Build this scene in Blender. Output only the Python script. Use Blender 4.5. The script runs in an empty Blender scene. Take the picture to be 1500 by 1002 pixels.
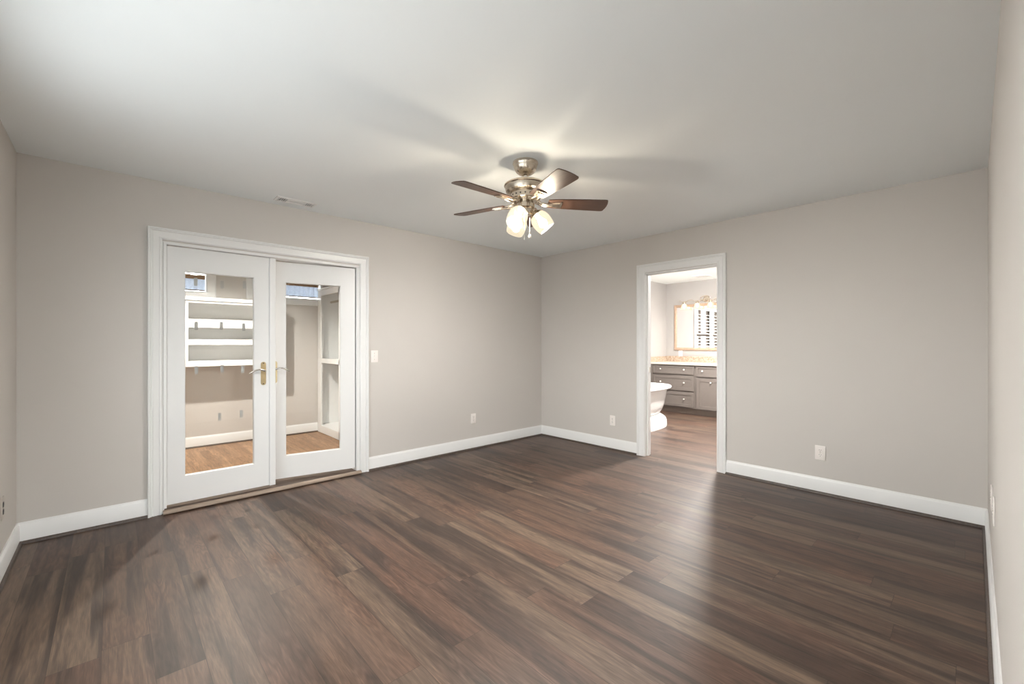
import bpy, bmesh, math, random
from mathutils import Vector, Matrix

random.seed(7)
C = bpy.context.scene.collection
SC = bpy.context.scene
PI = math.pi
R = math.radians

# ------------------------------------------------------------------ camera, world, exposure
YAW = 0.82121
cam_d = bpy.data.cameras.new('camera')
cam_d.sensor_width = 36.0
cam_d.lens = 36.0 * 630.2 / 1500.0
cam_d.shift_y = 2.84 / 1500.0
cam_d.clip_start = 0.01
cam = bpy.data.objects.new('camera', cam_d)
C.objects.link(cam)
cam.location = (0.0, 0.0, 1.248)
cam.rotation_euler = (R(90), 0.0, YAW - R(90))
SC.camera = cam

SC.view_settings.view_transform = 'Standard'
SC.view_settings.look = 'None'
SC.view_settings.gamma = 1.0
SC.view_settings.use_curve_mapping = False
SC.view_settings.exposure = 0.20

world = bpy.data.worlds.new('daylight')
SC.world = world
world.use_nodes = True
wn, wl = world.node_tree.nodes, world.node_tree.links
SKY, GROUND = 9.0, 3.3            # hazy sky above; ground glow added below the horizon to light ceilings
wtc = wn.new('ShaderNodeTexCoord'); wsp = wn.new('ShaderNodeSeparateXYZ'); wl.new(wtc.outputs['Generated'], wsp.inputs[0])
wmr = wn.new('ShaderNodeMapRange'); wl.new(wsp.outputs[2], wmr.inputs[0])
wmr.inputs[1].default_value = -0.06; wmr.inputs[2].default_value = 0.06
wmr.inputs[3].default_value = GROUND; wmr.inputs[4].default_value = SKY
wn['Background'].inputs[0].default_value = (0.95, 0.975, 1.0, 1)
wl.new(wmr.outputs[0], wn['Background'].inputs[1])

def portal(name, loc, rot, sx, sy):
    d = bpy.data.lights.new(name, 'AREA')
    d.shape = 'RECTANGLE'; d.size = sx; d.size_y = sy
    d.cycles.is_portal = True
    o = bpy.data.objects.new(name, d); C.objects.link(o)
    o.location = loc; o.rotation_euler = rot
    return o

BULB_FAN = 2950.0          # radiance of the fan's bulbs
BULB_VANITY = 170.0
CLOSET_LAMP = 6800.0
BATH_FILL = 1020.0

# ------------------------------------------------------------------ plan of the place (metres)
H = 2.44
YA, XB, XC, YD = 4.061, 4.337, -0.4326, -0.0635
TH = 0.12
CY0, CY1, CX0, CX1 = YA + TH, 6.385, -0.38, 2.62       # closet
BX0, BX1, BY0, BY1 = XB + TH, 8.11, 0.9, 4.19           # bathroom

# ------------------------------------------------------------------ materials
def new_mat(name):
    m = bpy.data.materials.new(name); m.use_nodes = True
    return m, m.node_tree, m.node_tree.nodes['Principled BSDF']

def paint(name, col, rough=0.5, metal=0.0, bump=0.0, bscale=200.0, var=0.03, vscale=3.0, spec=0.5):
    m, nt, b = new_mat(name)
    N, L = nt.nodes, nt.links
    tc = N.new('ShaderNodeTexCoord')
    ns = N.new('ShaderNodeTexNoise'); ns.inputs['Scale'].default_value = vscale; ns.inputs['Detail'].default_value = 4
    L.new(tc.outputs['Object'], ns.inputs['Vector'])
    rp = N.new('ShaderNodeValToRGB')
    rp.color_ramp.elements[0].position = 0.3; rp.color_ramp.elements[1].position = 0.7
    rp.color_ramp.elements[0].color = tuple(c * (1 - var) for c in col) + (1,)
    rp.color_ramp.elements[1].color = tuple(min(1, c * (1 + var)) for c in col) + (1,)
    L.new(ns.outputs['Fac'], rp.inputs['Fac'])
    L.new(rp.outputs['Color'], b.inputs['Base Color'])
    b.inputs['Roughness'].default_value = rough
    b.inputs['Metallic'].default_value = metal
    b.inputs['Specular IOR Level'].default_value = spec
    if bump > 0:
        n2 = N.new('ShaderNodeTexNoise'); n2.inputs['Scale'].default_value = bscale; n2.inputs['Detail'].default_value = 2
        L.new(tc.outputs['Object'], n2.inputs['Vector'])
        bp = N.new('ShaderNodeBump'); bp.inputs['Strength'].default_value = bump; bp.inputs['Distance'].default_value = 0.002
        L.new(n2.outputs['Fac'], bp.inputs['Height'])
        L.new(bp.outputs['Normal'], b.inputs['Normal'])
    return m

def math_node(nt, op, a, b=None, c=None):
    n = nt.nodes.new('ShaderNodeMath'); n.operation = op
    for i, v in enumerate((a, b, c)):
        if v is None: continue
        if isinstance(v, (int, float)): n.inputs[i].default_value = v
        else: nt.links.new(v, n.inputs[i])
    return n.outputs[0]

def plank_floor(name, tones, streak_dark, rough=0.36, pw=0.152, pl=1.22, sat_red=None):
    """planks running along world Y, each with its own tone, long soft streaks and fine grain"""
    m, nt, b = new_mat(name)
    N, L = nt.nodes, nt.links
    tc = N.new('ShaderNodeTexCoord')
    sp = N.new('ShaderNodeSeparateXYZ'); L.new(tc.outputs['Object'], sp.inputs[0])
    X, Y = sp.outputs[0], sp.outputs[1]
    rowf = math_node(nt, 'DIVIDE', math_node(nt, 'ADD', X, 3.07), pw)
    row = math_node(nt, 'FLOOR', rowf)
    w1 = N.new('ShaderNodeTexWhiteNoise'); w1.noise_dimensions = '1D'; L.new(row, w1.inputs['W'])
    colf = math_node(nt, 'ADD', math_node(nt, 'DIVIDE', Y, pl), math_node(nt, 'MULTIPLY', w1.outputs['Value'], 7.3))
    col = math_node(nt, 'FLOOR', colf)
    cmb = N.new('ShaderNodeCombineXYZ'); L.new(row, cmb.inputs[0]); L.new(col, cmb.inputs[1])
    w2 = N.new('ShaderNodeTexWhiteNoise'); w2.noise_dimensions = '3D'; L.new(cmb.outputs[0], w2.inputs['Vector'])
    rnd = w2.outputs['Value']
    w3 = N.new('ShaderNodeTexWhiteNoise'); w3.noise_dimensions = '4D'; L.new(cmb.outputs[0], w3.inputs['Vector']); w3.inputs['W'].default_value = 5.0
    # plank tone
    rp = N.new('ShaderNodeValToRGB'); cr = rp.color_ramp
    while len(cr.elements) < len(tones): cr.elements.new(0.5)
    for i, t in enumerate(tones):
        cr.elements[i].position = i / (len(tones) - 1); cr.elements[i].color = t + (1,)
    L.new(rnd, rp.inputs['Fac'])
    off = N.new('ShaderNodeVectorMath'); off.operation = 'SCALE'; off.inputs['Scale'].default_value = 37.0
    L.new(w2.outputs['Color'], off.inputs[0])
    def stretched(sx, sy, scale, detail, dist=0.0):
        mp = N.new('ShaderNodeMapping'); mp.inputs['Scale'].default_value = (sx, sy, 1)
        L.new(tc.outputs['Object'], mp.inputs[0])
        ad = N.new('ShaderNodeVectorMath'); ad.operation = 'ADD'
        L.new(mp.outputs[0], ad.inputs[0]); L.new(off.outputs[0], ad.inputs[1])
        n = N.new('ShaderNodeTexNoise'); n.inputs['Scale'].default_value = scale
        n.inputs['Detail'].default_value = detail; n.inputs['Distortion'].default_value = dist
        L.new(ad.outputs[0], n.inputs['Vector'])
        return n.outputs['Fac']
    streak = stretched(15.0, 0.9, 1.0, 3, 0.5)
    grain = stretched(42.0, 4.0, 1.0, 6, 1.2)
    fine = stretched(260.0, 14.0, 1.0, 3)
    blotch = stretched(3.0, 1.4, 1.0, 2)
    # cathedral rings
    mp = N.new('ShaderNodeMapping'); mp.inputs['Scale'].default_value = (9.0, 1.3, 1)
    L.new(tc.outputs['Object'], mp.inputs[0])
    ad = N.new('ShaderNodeVectorMath'); ad.operation = 'ADD'; L.new(mp.outputs[0], ad.inputs[0]); L.new(off.outputs[0], ad.inputs[1])
    n0 = N.new('ShaderNodeTexNoise'); n0.inputs['Scale'].default_value = 1.0; n0.inputs['Detail'].default_value = 3; L.new(ad.outputs[0], n0.inputs['Vector'])
    ring = math_node(nt, 'SINE', math_node(nt, 'MULTIPLY', n0.outputs['Fac'], 95.0))
    def mixc(fac, a, bcol, mode='MIX'):
        mx = N.new('ShaderNodeMix'); mx.data_type = 'RGBA'; mx.blend_type = mode
        if isinstance(fac, (int, float)): mx.inputs[0].default_value = fac
        else: L.new(fac, mx.inputs[0])
        for i, v in ((6, a), (7, bcol)):
            if isinstance(v, tuple): mx.inputs[i].default_value = v
            else: L.new(v, mx.inputs[i])
        return mx.outputs[2]
    def ramp01(v, lo, hi):
        mr = N.new('ShaderNodeMapRange'); mr.interpolation_type = 'SMOOTHSTEP'
        L.new(v, mr.inputs[0]); mr.inputs[1].default_value = lo; mr.inputs[2].default_value = hi
        return mr.outputs[0]
    c = rp.outputs['Color']
    c = mixc(math_node(nt, 'MULTIPLY', ramp01(streak, 0.44, 0.66), 0.84), c, streak_dark + (1,))
    if sat_red: c = mixc(math_node(nt, 'MULTIPLY', ramp01(blotch, 0.5, 0.72), 0.5), c, sat_red + (1,))
    g1 = N.new('ShaderNodeMapRange'); L.new(grain, g1.inputs[0]); g1.inputs[1].default_value = 0.25; g1.inputs[2].default_value = 0.75
    g1.inputs[3].default_value = 0.66; g1.inputs[4].default_value = 1.36
    g2 = N.new('ShaderNodeMapRange'); L.new(fine, g2.inputs[0]); g2.inputs[1].default_value = 0.3; g2.inputs[2].default_value = 0.7
    g2.inputs[3].default_value = 0.80; g2.inputs[4].default_value = 1.22
    rg = math_node(nt, 'ADD', 1.0, math_node(nt, 'MULTIPLY', ring, math_node(nt, 'MULTIPLY', ramp01(blotch, 0.42, 0.62), 0.16)))
    gg = math_node(nt, 'MULTIPLY', math_node(nt, 'MULTIPLY', g1.outputs[0], g2.outputs[0]), rg)
    vm = N.new('ShaderNodeVectorMath'); vm.operation = 'SCALE'; L.new(c, vm.inputs[0]); L.new(gg, vm.inputs['Scale'])
    c = vm.outputs[0]
    # seams
    fx = math_node(nt, 'FRACT', rowf); fy = math_node(nt, 'FRACT', colf)
    ex = math_node(nt, 'MULTIPLY', math_node(nt, 'MINIMUM', fx, math_node(nt, 'SUBTRACT', 1.0, fx)), pw)
    ey = math_node(nt, 'MULTIPLY', math_node(nt, 'MINIMUM', fy, math_node(nt, 'SUBTRACT', 1.0, fy)), pl)
    e = math_node(nt, 'MINIMUM', ex, ey)
    seam = math_node(nt, 'LESS_THAN', e, 0.0011)
    c = mixc(math_node(nt, 'MULTIPLY', seam, 0.55), c, tuple(v * 0.35 for v in streak_dark) + (1,))
    L.new(c, b.inputs['Base Color'])
    rr = N.new('ShaderNodeMapRange'); L.new(fine, rr.inputs[0]); rr.inputs[3].default_value = rough - 0.04; rr.inputs[4].default_value = rough + 0.08
    L.new(rr.outputs[0], b.inputs['Roughness'])
    b.inputs['Specular IOR Level'].default_value = 0.45
    bp = N.new('ShaderNodeBump'); bp.inputs['Strength'].default_value = 0.18; bp.inputs['Distance'].default_value = 0.0015
    hgt = math_node(nt, 'SUBTRACT', fine, math_node(nt, 'MULTIPLY', seam, 1.5))
    L.new(hgt, bp.inputs['Height']); L.new(bp.outputs['Normal'], b.inputs['Normal'])
    return m

def emit(name, col, strength):
    m = bpy.data.materials.new(name); m.use_nodes = True
    N, L = m.node_tree.nodes, m.node_tree.links
    N.clear()
    e = N.new('ShaderNodeEmission'); e.inputs[0].default_value = col + (1,); e.inputs[1].default_value = strength
    o = N.new('ShaderNodeOutputMaterial'); L.new(e.outputs[0], o.inputs[0])
    return m

def pane_glass(name, tint=(0.97, 0.985, 0.98), refl=1.0):
    m = bpy.data.materials.new(name); m.use_nodes = True
    N, L = m.node_tree.nodes, m.node_tree.links
    N.clear()
    t = N.new('ShaderNodeBsdfTransparent'); t.inputs[0].default_value = tint + (1,)
    g = N.new('ShaderNodeBsdfGlossy'); g.inputs['Roughness'].default_value = 0.02
    f = N.new('ShaderNodeFresnel'); f.inputs[0].default_value = 1.45
    k = N.new('ShaderNodeMath'); k.operation = 'MULTIPLY'; k.inputs[1].default_value = refl; L.new(f.outputs[0], k.inputs[0])
    mx = N.new('ShaderNodeMixShader'); gm = N.new('ShaderNodeNewGeometry'); fb = N.new('ShaderNodeMath'); fb.operation = 'SUBTRACT'; fb.inputs[0].default_value = 1.0
    L.new(gm.outputs['Backfacing'], fb.inputs[1]); kk = N.new('ShaderNodeMath'); kk.operation = 'MULTIPLY'
    L.new(k.outputs[0], kk.inputs[0]); L.new(fb.outputs[0], kk.inputs[1]); L.new(kk.outputs[0], mx.inputs[0]); L.new(t.outputs[0], mx.inputs[1]); L.new(g.outputs[0], mx.inputs[2])
    o = N.new('ShaderNodeOutputMaterial'); L.new(mx.outputs[0], o.inputs[0])
    return m

def shade_glass(name, glow, strength, through):
    """frosted lamp glass: glows, lets part of the bulb's light straight through"""
    m = bpy.data.materials.new(name); m.use_nodes = True
    N, L = m.node_tree.nodes, m.node_tree.links
    N.clear()
    t = N.new('ShaderNodeBsdfTransparent'); t.inputs[0].default_value = (1.0, 0.95, 0.86, 1)
    d = N.new('ShaderNodeBsdfDiffuse'); d.inputs[0].default_value = (0.005, 0.005, 0.005, 1)
    mx = N.new('ShaderNodeMixShader'); mx.inputs[0].default_value = through
    L.new(d.outputs[0], mx.inputs[1]); L.new(t.outputs[0], mx.inputs[2])
    e = N.new('ShaderNodeEmission'); e.inputs[0].default_value = glow + (1,); e.inputs[1].default_value = strength
    a = N.new('ShaderNodeAddShader'); L.new(mx.outputs[0], a.inputs[0]); L.new(e.outputs[0], a.inputs[1])
    o = N.new('ShaderNodeOutputMaterial'); L.new(a.outputs[0], o.inputs[0])
    return m

def wood(name, c1, c2, rough=0.4, sx=3.0, sy=40.0):
    m, nt, b = new_mat(name)
    N, L = nt.nodes, nt.links
    tc = N.new('ShaderNodeTexCoord')
    mp = N.new('ShaderNodeMapping'); mp.inputs['Scale'].default_value = (sx, sy, sy); L.new(tc.outputs['Object'], mp.inputs[0])
    n = N.new('ShaderNodeTexNoise'); n.inputs['Scale'].default_value = 1.5; n.inputs['Detail'].default_value = 6; n.inputs['Distortion'].default_value = 1.0
    L.new(mp.outputs[0], n.inputs['Vector'])
    rp = N.new('ShaderNodeValToRGB'); rp.color_ramp.elements[0].color = c1 + (1,); rp.color_ramp.elements[1].color = c2 + (1,)
    rp.color_ramp.elements[0].position = 0.3; rp.color_ramp.elements[1].position = 0.7
    L.new(n.outputs['Fac'], rp.inputs['Fac']); L.new(rp.outputs['Color'], b.inputs['Base Color'])
    b.inputs['Roughness'].default_value = rough
    return m

def granite(name):
    m, nt, b = new_mat(name)
    N, L = nt.nodes, nt.links
    tc = N.new('ShaderNodeTexCoord')
    n = N.new('ShaderNodeTexNoise'); n.inputs['Scale'].default_value = 38; n.inputs['Detail'].default_value = 5
    L.new(tc.outputs['Object'], n.inputs['Vector'])
    rp = N.new('ShaderNodeValToRGB')
    e = rp.color_ramp.elements
    e[0].position = 0.36; e[0].color = (0.30, 0.21, 0.15, 1); e[1].position = 0.62; e[1].color = (0.47, 0.39, 0.31, 1)
    x = e.new(0.47); x.color = (0.40, 0.30, 0.22, 1)
    L.new(n.outputs['Fac'], rp.inputs['Fac']); L.new(rp.outputs['Color'], b.inputs['Base Color'])
    b.inputs['Roughness'].default_value = 0.2
    return m

def fabric(name, col, trans=0.5):
    m = bpy.data.materials.new(name); m.use_nodes = True
    N, L = m.node_tree.nodes, m.node_tree.links
    N.clear()
    tc = N.new('ShaderNodeTexCoord')
    n = N.new('ShaderNodeTexNoise'); n.inputs['Scale'].default_value = 60; n.inputs['Detail'].default_value = 4
    L.new(tc.outputs['Object'], n.inputs['Vector'])
    rp = N.new('ShaderNodeValToRGB')
    rp.color_ramp.elements[0].color = tuple(c * 0.8 for c in col) + (1,); rp.color_ramp.elements[1].color = tuple(min(1, c * 1.15) for c in col) + (1,)
    L.new(n.outputs['Fac'], rp.inputs['Fac'])
    d = N.new('ShaderNodeBsdfDiffuse'); t = N.new('ShaderNodeBsdfTranslucent')
    L.new(rp.outputs[0], d.inputs[0]); L.new(rp.outputs[0], t.inputs[0])
    mx = N.new('ShaderNodeMixShader'); mx.inputs[0].default_value = trans
    L.new(d.outputs[0], mx.inputs[1]); L.new(t.outputs[0], mx.inputs[2])
    o = N.new('ShaderNodeOutputMaterial'); L.new(mx.outputs[0], o.inputs[0])
    return m

M = {}
M['wall'] = paint('greige_wall_paint', (0.605, 0.573, 0.538), 0.62, bump=0.10, bscale=260, var=0.012, vscale=1.4, spec=0.3)
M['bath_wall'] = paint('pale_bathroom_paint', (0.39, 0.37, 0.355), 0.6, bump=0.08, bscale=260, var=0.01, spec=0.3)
M['ceiling'] = paint('white_ceiling_paint', (0.89, 0.925, 0.932), 0.8, bump=0.10, bscale=180, var=0.01, vscale=1.2, spec=0.2)
M['trim'] = paint('white_trim_gloss', (0.80, 0.80, 0.79), 0.32, var=0.01)
M['door'] = paint('white_door_enamel', (0.77, 0.77, 0.76), 0.34, var=0.012)
M['shelf'] = paint('white_shelf_enamel', (0.84, 0.835, 0.82), 0.38, var=0.01)
M['floor'] = plank_floor('brown_vinyl_planks', [(0.043, 0.024, 0.017), (0.096, 0.058, 0.039), (0.063, 0.037, 0.026), (0.120, 0.081, 0.056), (0.083, 0.045, 0.030), (0.106, 0.072, 0.051)],
                         (0.026, 0.0165, 0.013), rough=0.42, sat_red=(0.098, 0.050, 0.033))
M['closet_floor'] = plank_floor('honey_oak_planks', [(0.30, 0.165, 0.088), (0.36, 0.21, 0.115), (0.27, 0.15, 0.08), (0.385, 0.23, 0.13)],
                                (0.24, 0.135, 0.075), rough=0.4, pw=0.083, pl=0.9)
M['shoe'] = wood('dark_shoe_moulding', (0.055, 0.040, 0.033), (0.10, 0.075, 0.06), 0.45, 40, 40)
M['sill'] = wood('worn_oak_sill', (0.065, 0.043, 0.031), (0.12, 0.083, 0.06), 0.5, 3, 40)
M['nose'] = wood('tan_oak_nosing', (0.25, 0.185, 0.14), (0.35, 0.27, 0.21), 0.4, 3, 40)
M['nickel'] = paint('brushed_nickel', (0.66, 0.58, 0.48), 0.26, metal=1.0, var=0.05, vscale=30)
M['steel'] = paint('polished_steel', (0.72, 0.70, 0.67), 0.18, metal=1.0, var=0.03)
M['brass'] = paint('antique_brass', (0.62, 0.50, 0.30), 0.32, metal=1.0, var=0.06, vscale=40)
M['dark'] = paint('dark_can_and_duct_shade', (0.02, 0.018, 0.016), 0.7)  # can lining; also the painted shade inside the ceiling register
M['plate'] = paint('warm_white_plastic', (0.85, 0.80, 0.76), 0.35, var=0.01)
M['greige_plate'] = paint('painted_over_plastic', (0.50, 0.455, 0.41), 0.45, var=0.02)
M['slot'] = paint('slot_dark', (0.05, 0.045, 0.04), 0.6)
M['blade'] = wood('walnut_blade', (0.042, 0.021, 0.014), (0.092, 0.048, 0.031), 0.36, 4, 55)
M['pane'] = pane_glass('clear_pane')
M['door_pane'] = pane_glass('door_pane', (0.975, 0.985, 0.98), 0.9)
M['mirror'] = paint('mirror_silver', (0.93, 0.93, 0.93), 0.01, metal=1.0, var=0.0)
M['shade'] = shade_glass('frosted_shade_glass', (1.0, 0.86, 0.63), 0.68, 0.20)
M['vshade'] = shade_glass('frosted_bell_glass', (1.0, 0.84, 0.60), 1.0, 0.15)
M['bulb'] = emit('warm_bulb', (1.0, 0.965, 0.925), BULB_FAN)
M['vbulb'] = emit('warm_vanity_bulb', (1.0, 0.92, 0.80), BULB_VANITY)
M['closet_glow'] = emit('closet_lamp_glow', (1.0, 0.95, 0.88), CLOSET_LAMP)
M['bath_glow'] = emit('bath_fill_glow', (1.0, 0.97, 0.93), BATH_FILL)
M['knob'] = paint('satin_knob_metal', (0.80, 0.77, 0.73), 0.3, metal=0.25, var=0.01)
M['porcelain'] = paint('white_acrylic', (0.86, 0.86, 0.85), 0.12, var=0.0)
M['cabinet'] = paint('taupe_cabinet_paint', (0.148, 0.126, 0.112), 0.42, var=0.03, vscale=12)
M['toe'] = paint('taupe_toe_kick', (0.22, 0.175, 0.145), 0.5)
M['granite'] = granite('peach_granite')
M['counter'] = paint('cream_counter_edge', (0.62, 0.56, 0.50), 0.2, var=0.05, vscale=40)
M['copper_wood'] = wood('copper_toned_wood', (0.34, 0.23, 0.16), (0.44, 0.31, 0.225), 0.35, 30, 30)
M['blue'] = fabric('pale_blue_cotton', (0.74, 0.79, 0.87), 0.28)
M['tan'] = fabric('tan_canvas', (0.36, 0.24, 0.15), 0.25)
M['hem'] = fabric('brown_hem', (0.20, 0.14, 0.10), 0.15)
M['sash'] = paint('dark_window_sash', (0.13, 0.10, 0.08), 0.5)
M['louver'] = paint('white_louver', (0.82, 0.81, 0.79), 0.4)
m, nt, b = new_mat('translucent_hook_plastic')
b.inputs['Base Color'].default_value = (0.47, 0.455, 0.44, 1); b.inputs['Roughness'].default_value = 0.3
b.inputs['Transmission Weight'].default_value = 0.12
M['hook'] = m

# ------------------------------------------------------------------ mesh helpers
class MB:
    def __init__(self): self.bm = bmesh.new()
    def box(self, x0, x1, y0, y1, z0, z1, bev=0.0, mat=None):
        bm = self.bm
        vs = [bm.verts.new((x, y, z)) for z in (z0, z1) for y in (y0, y1) for x in (x0, x1)]
        F = [(0, 2, 3, 1), (4, 5, 7, 6), (0, 1, 5, 4), (2, 6, 7, 3), (0, 4, 6, 2), (1, 3, 7, 5)]
        fs = [bm.faces.new([vs[i] for i in f]) for f in F]
        if bev > 0:
            es = list({e for f in fs for e in f.edges})
            r = bmesh.ops.bevel(bm, geom=es, offset=bev, segments=2, affect='EDGES', profile=0.5)
            vs = list({v for f in r['faces'] for v in f.verts} | {v for v in vs if v.is_valid})
        if mat is not None: bmesh.ops.transform(bm, matrix=mat, verts=[v for v in vs if v.is_valid])
        return self
    def lathe(self, prof, seg=40, mat=None, closed=False):
        """revolve (r, z) points about z"""
        bm = self.bm; rings = []
        for r, z in prof:
            if r < 1e-6: rings.append([bm.verts.new((0, 0, z))])
            else: rings.append([bm.verts.new((r * math.cos(2 * PI * i / seg), r * math.sin(2 * PI * i / seg), z)) for i in range(seg)])
        allv = [v for q in rings for v in q]
        n = len(rings)
        for k in range(n if closed else n - 1):
            a, b2 = rings[k], rings[(k + 1) % n]
            for i in range(seg):
                j = (i + 1) % seg
                q = [a[i % len(a)], a[j % len(a)], b2[j % len(b2)], b2[i % len(b2)]]
                u = []
                for v in q:
                    if v not in u: u.append(v)
                if len(u) >= 3:
                    try: bm.faces.new(u)
                    except ValueError: pass
        if mat is not None: bmesh.ops.transform(bm, matrix=mat, verts=allv)
        return self
    def tube(self, pts, rad, seg=10, mat=None):
        bm = self.bm; P = [Vector(p) for p in pts]; rings = []
        up = Vector((0, 0, 1))
        for i, p in enumerate(P):
            t = (P[min(i + 1, len(P) - 1)] - P[max(i - 1, 0)]).normalized()
            a = t.cross(up)
            if a.length < 1e-3: a = t.cross(Vector((1, 0, 0)))
            a.normalize(); b2 = t.cross(a).normalized()
            r = rad[i] if isinstance(rad, (list, tuple)) else rad
            rings.append([bm.verts.new(p + a * (r * math.cos(2 * PI * k / seg)) + b2 * (r * math.sin(2 * PI * k / seg))) for k in range(seg)])
        for q0, q1 in zip(rings, rings[1:]):
            for k in range(seg): bm.faces.new([q0[k], q0[(k + 1) % seg], q1[(k + 1) % seg], q1[k]])
        bm.faces.new(rings[0]); bm.faces.new(rings[-1][::-1])
        if mat is not None: bmesh.ops.transform(bm, matrix=mat, verts=[v for q in rings for v in q])
        return self
    def prism(self, outline, z0, z1, mat=None):
        bm = self.bm
        a = [bm.verts.new((x, y, z0)) for x, y in outline]; b2 = [bm.verts.new((x, y, z1)) for x, y in outline]
        bm.faces.new(a[::-1]); bm.faces.new(b2)
        for i in range(len(a)):
            j = (i + 1) % len(a); bm.faces.new([a[i], a[j], b2[j], b2[i]])
        if mat is not None: bmesh.ops.transform(bm, matrix=mat, verts=a + b2)
        return self
    def sweep(self, prof, p0, p1, nrm):
        """straight moulding: prof (out, up) swept from p0 to p1; nrm points into the room"""
        bm = self.bm; p0, p1, n = Vector(p0), Vector(p1), Vector(nrm)
        A = [bm.verts.new(p0 + n * u + Vector((0, 0, v))) for u, v in prof]
        B = [bm.verts.new(p1 + n * u + Vector((0, 0, v))) for u, v in prof]
        k = len(prof)
        for i in range(k): bm.faces.new([A[i], A[(i + 1) % k], B[(i + 1) % k], B[i]])
        bm.faces.new(A[::-1]); bm.faces.new(B)
        return self
    def casing(self, prof, c0, c1, ztop, pos):
        """mitred three-sided casing; prof (outward, protrusion) closed; pos(c, out, z) gives the point"""
        bm = self.bm; S = []
        for u, v in prof:
            S.append([bm.verts.new(pos(c0 - u, v, 0.0)), bm.verts.new(pos(c0 - u, v, ztop + u)),
                      bm.verts.new(pos(c1 + u, v, ztop + u)), bm.verts.new(pos(c1 + u, v, 0.0))])
        k = len(prof)
        for i in range(k):
            a, b2 = S[i], S[(i + 1) % k]
            for j in range(3): bm.faces.new([a[j], a[j + 1], b2[j + 1], b2[j]])
        bm.faces.new([s[0] for s in S]); bm.faces.new([s[3] for s in S][::-1])
        return self
    def rect_frame(self, prof, a0, a1, b0, b1, pos):
        """mitred four-sided frame; prof (inward, protrusion) closed; pos(a, b, out)"""
        bm = self.bm; S = []
        for u, v in prof:
            S.append([bm.verts.new(pos(a0 + u, b0 + u, v)), bm.verts.new(pos(a1 - u, b0 + u, v)),
                      bm.verts.new(pos(a1 - u, b1 - u, v)), bm.verts.new(pos(a0 + u, b1 - u, v))])
        k = len(prof)
        for i in range(k):
            a, b2 = S[i], S[(i + 1) % k]
            for j in range(4): bm.faces.new([a[j], a[(j + 1) % 4], b2[(j + 1) % 4], b2[j]])
        return self
    def build(self, name, mat, parent=None, smooth=35, local=False):
        bm = self.bm
        bmesh.ops.recalc_face_normals(bm, faces=bm.faces[:])
        if parent is not None and not local:
            bm.transform(WM[parent.name].inverted())
        me = bpy.data.meshes.new(name); bm.to_mesh(me); bm.free()
        me.materials.append(mat)
        if smooth:
            for p in me.polygons: p.use_smooth = True
            me.set_sharp_from_angle(angle=R(smooth))
        o = bpy.data.objects.new(name, me); C.objects.link(o)
        if parent is not None:
            o.parent = parent; WM[o.name] = WM[parent.name].copy()
        else: WM[o.name] = Matrix.Identity(4)
        return o

WM = {}
def tag(o, label, cat, group=None, kind=None):
    o['label'] = label; o['category'] = cat
    if group: o['group'] = group
    if kind: o['kind'] = kind
    return o
def thing(name, label, cat, loc=(0, 0, 0), rz=0.0, group=None, kind=None):
    o = bpy.data.objects.new(name, None); C.objects.link(o)
    o.empty_display_size = 0.05
    o.location = loc; o.rotation_euler = (0, 0, rz)
    WM[o.name] = Matrix.Translation(loc) @ Matrix.Rotation(rz, 4, 'Z')
    return tag(o, label, cat, group, kind)
def struct(name, mb, mat, label, cat, smooth=None):
    return tag(mb.build(name, mat, smooth=smooth), label, cat, kind='structure')
def copy_tree(o, parent=None):
    c = o.copy(); C.objects.link(c)
    if parent is not None: c.parent = parent
    WM[c.name] = WM[o.name].copy()
    for ch in [x for x in bpy.data.objects if x.parent == o]: copy_tree(ch, c)
    return c
def place(o, loc, rz):
    o.location = loc; o.rotation_euler = (0, 0, rz)
    WM[o.name] = Matrix.Translation(loc) @ Matrix.Rotation(rz, 4, 'Z')

# ------------------------------------------------------------------ shell: floors, walls, ceilings
mb = MB(); mb.box(XC - 0.2, XB + 0.06, YD - 0.2, YA + 0.06, -0.1, 0.0); mb.box(XB + 0.06, BX1 + 0.2, BY0 - 0.2, BY1 + 0.2, -0.1, 0.0)
struct('floor', mb, M['floor'], 'dark brown wood-look plank floor running from the bedroom into the bathroom', 'floor')
struct('floor_closet', MB().box(CX0 - 0.2, CX1 + 0.1, YA + 0.06, CY1 + 0.2, -0.1, 0.0), M['closet_floor'], 'honey brown plank floor inside the closet behind the glass doors', 'floor')

# added bedroom window (unseen, for fill daylight, in the wall beside the closet corner)
W4 = (0.60, 2.80, 0.90, 2.12)     # y0, y1, z0, z1 in wall C
FD = (0.265, 1.765, 2.005)        # french door opening x0, x1, top
BD = (1.700, 2.502, 2.030)        # bathroom doorway y0, y1, top
mb = MB()
mb.box(XC - TH, FD[0], YA, YA + TH, 0, H); mb.box(FD[1], XB, YA, YA + TH, 0, H); mb.box(FD[0], FD[1], YA, YA + TH, FD[2], H)
struct('wall_back', mb, M['wall'], 'greige wall holding the white double glass doors to the closet', 'wall')
mb = MB()
mb.box(XB, XB + TH, YD - TH, BD[0], 0, H); mb.box(XB, XB + TH, BD[1], YA + TH, 0, H); mb.box(XB, XB + TH, BD[0], BD[1], BD[2], H)
struct('wall_right', mb, M['wall'], 'greige wall with the open doorway into the bathroom', 'wall')
mb = MB()
mb.box(XC - TH, XC, YD - TH, W4[0], 0, H); mb.box(XC - TH, XC, W4[1], YA, 0, H)
mb.box(XC - TH, XC, W4[0], W4[1], 0, W4[2]); mb.box(XC - TH, XC, W4[0], W4[1], W4[3], H)
struct('wall_left', mb, M['wall'], 'narrow slice of greige wall at the edge of the closet wall', 'wall')
PD = (-0.37, 0.30, 2.06)          # glazed door added behind the viewer for fill daylight: x0, x1, top
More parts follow.
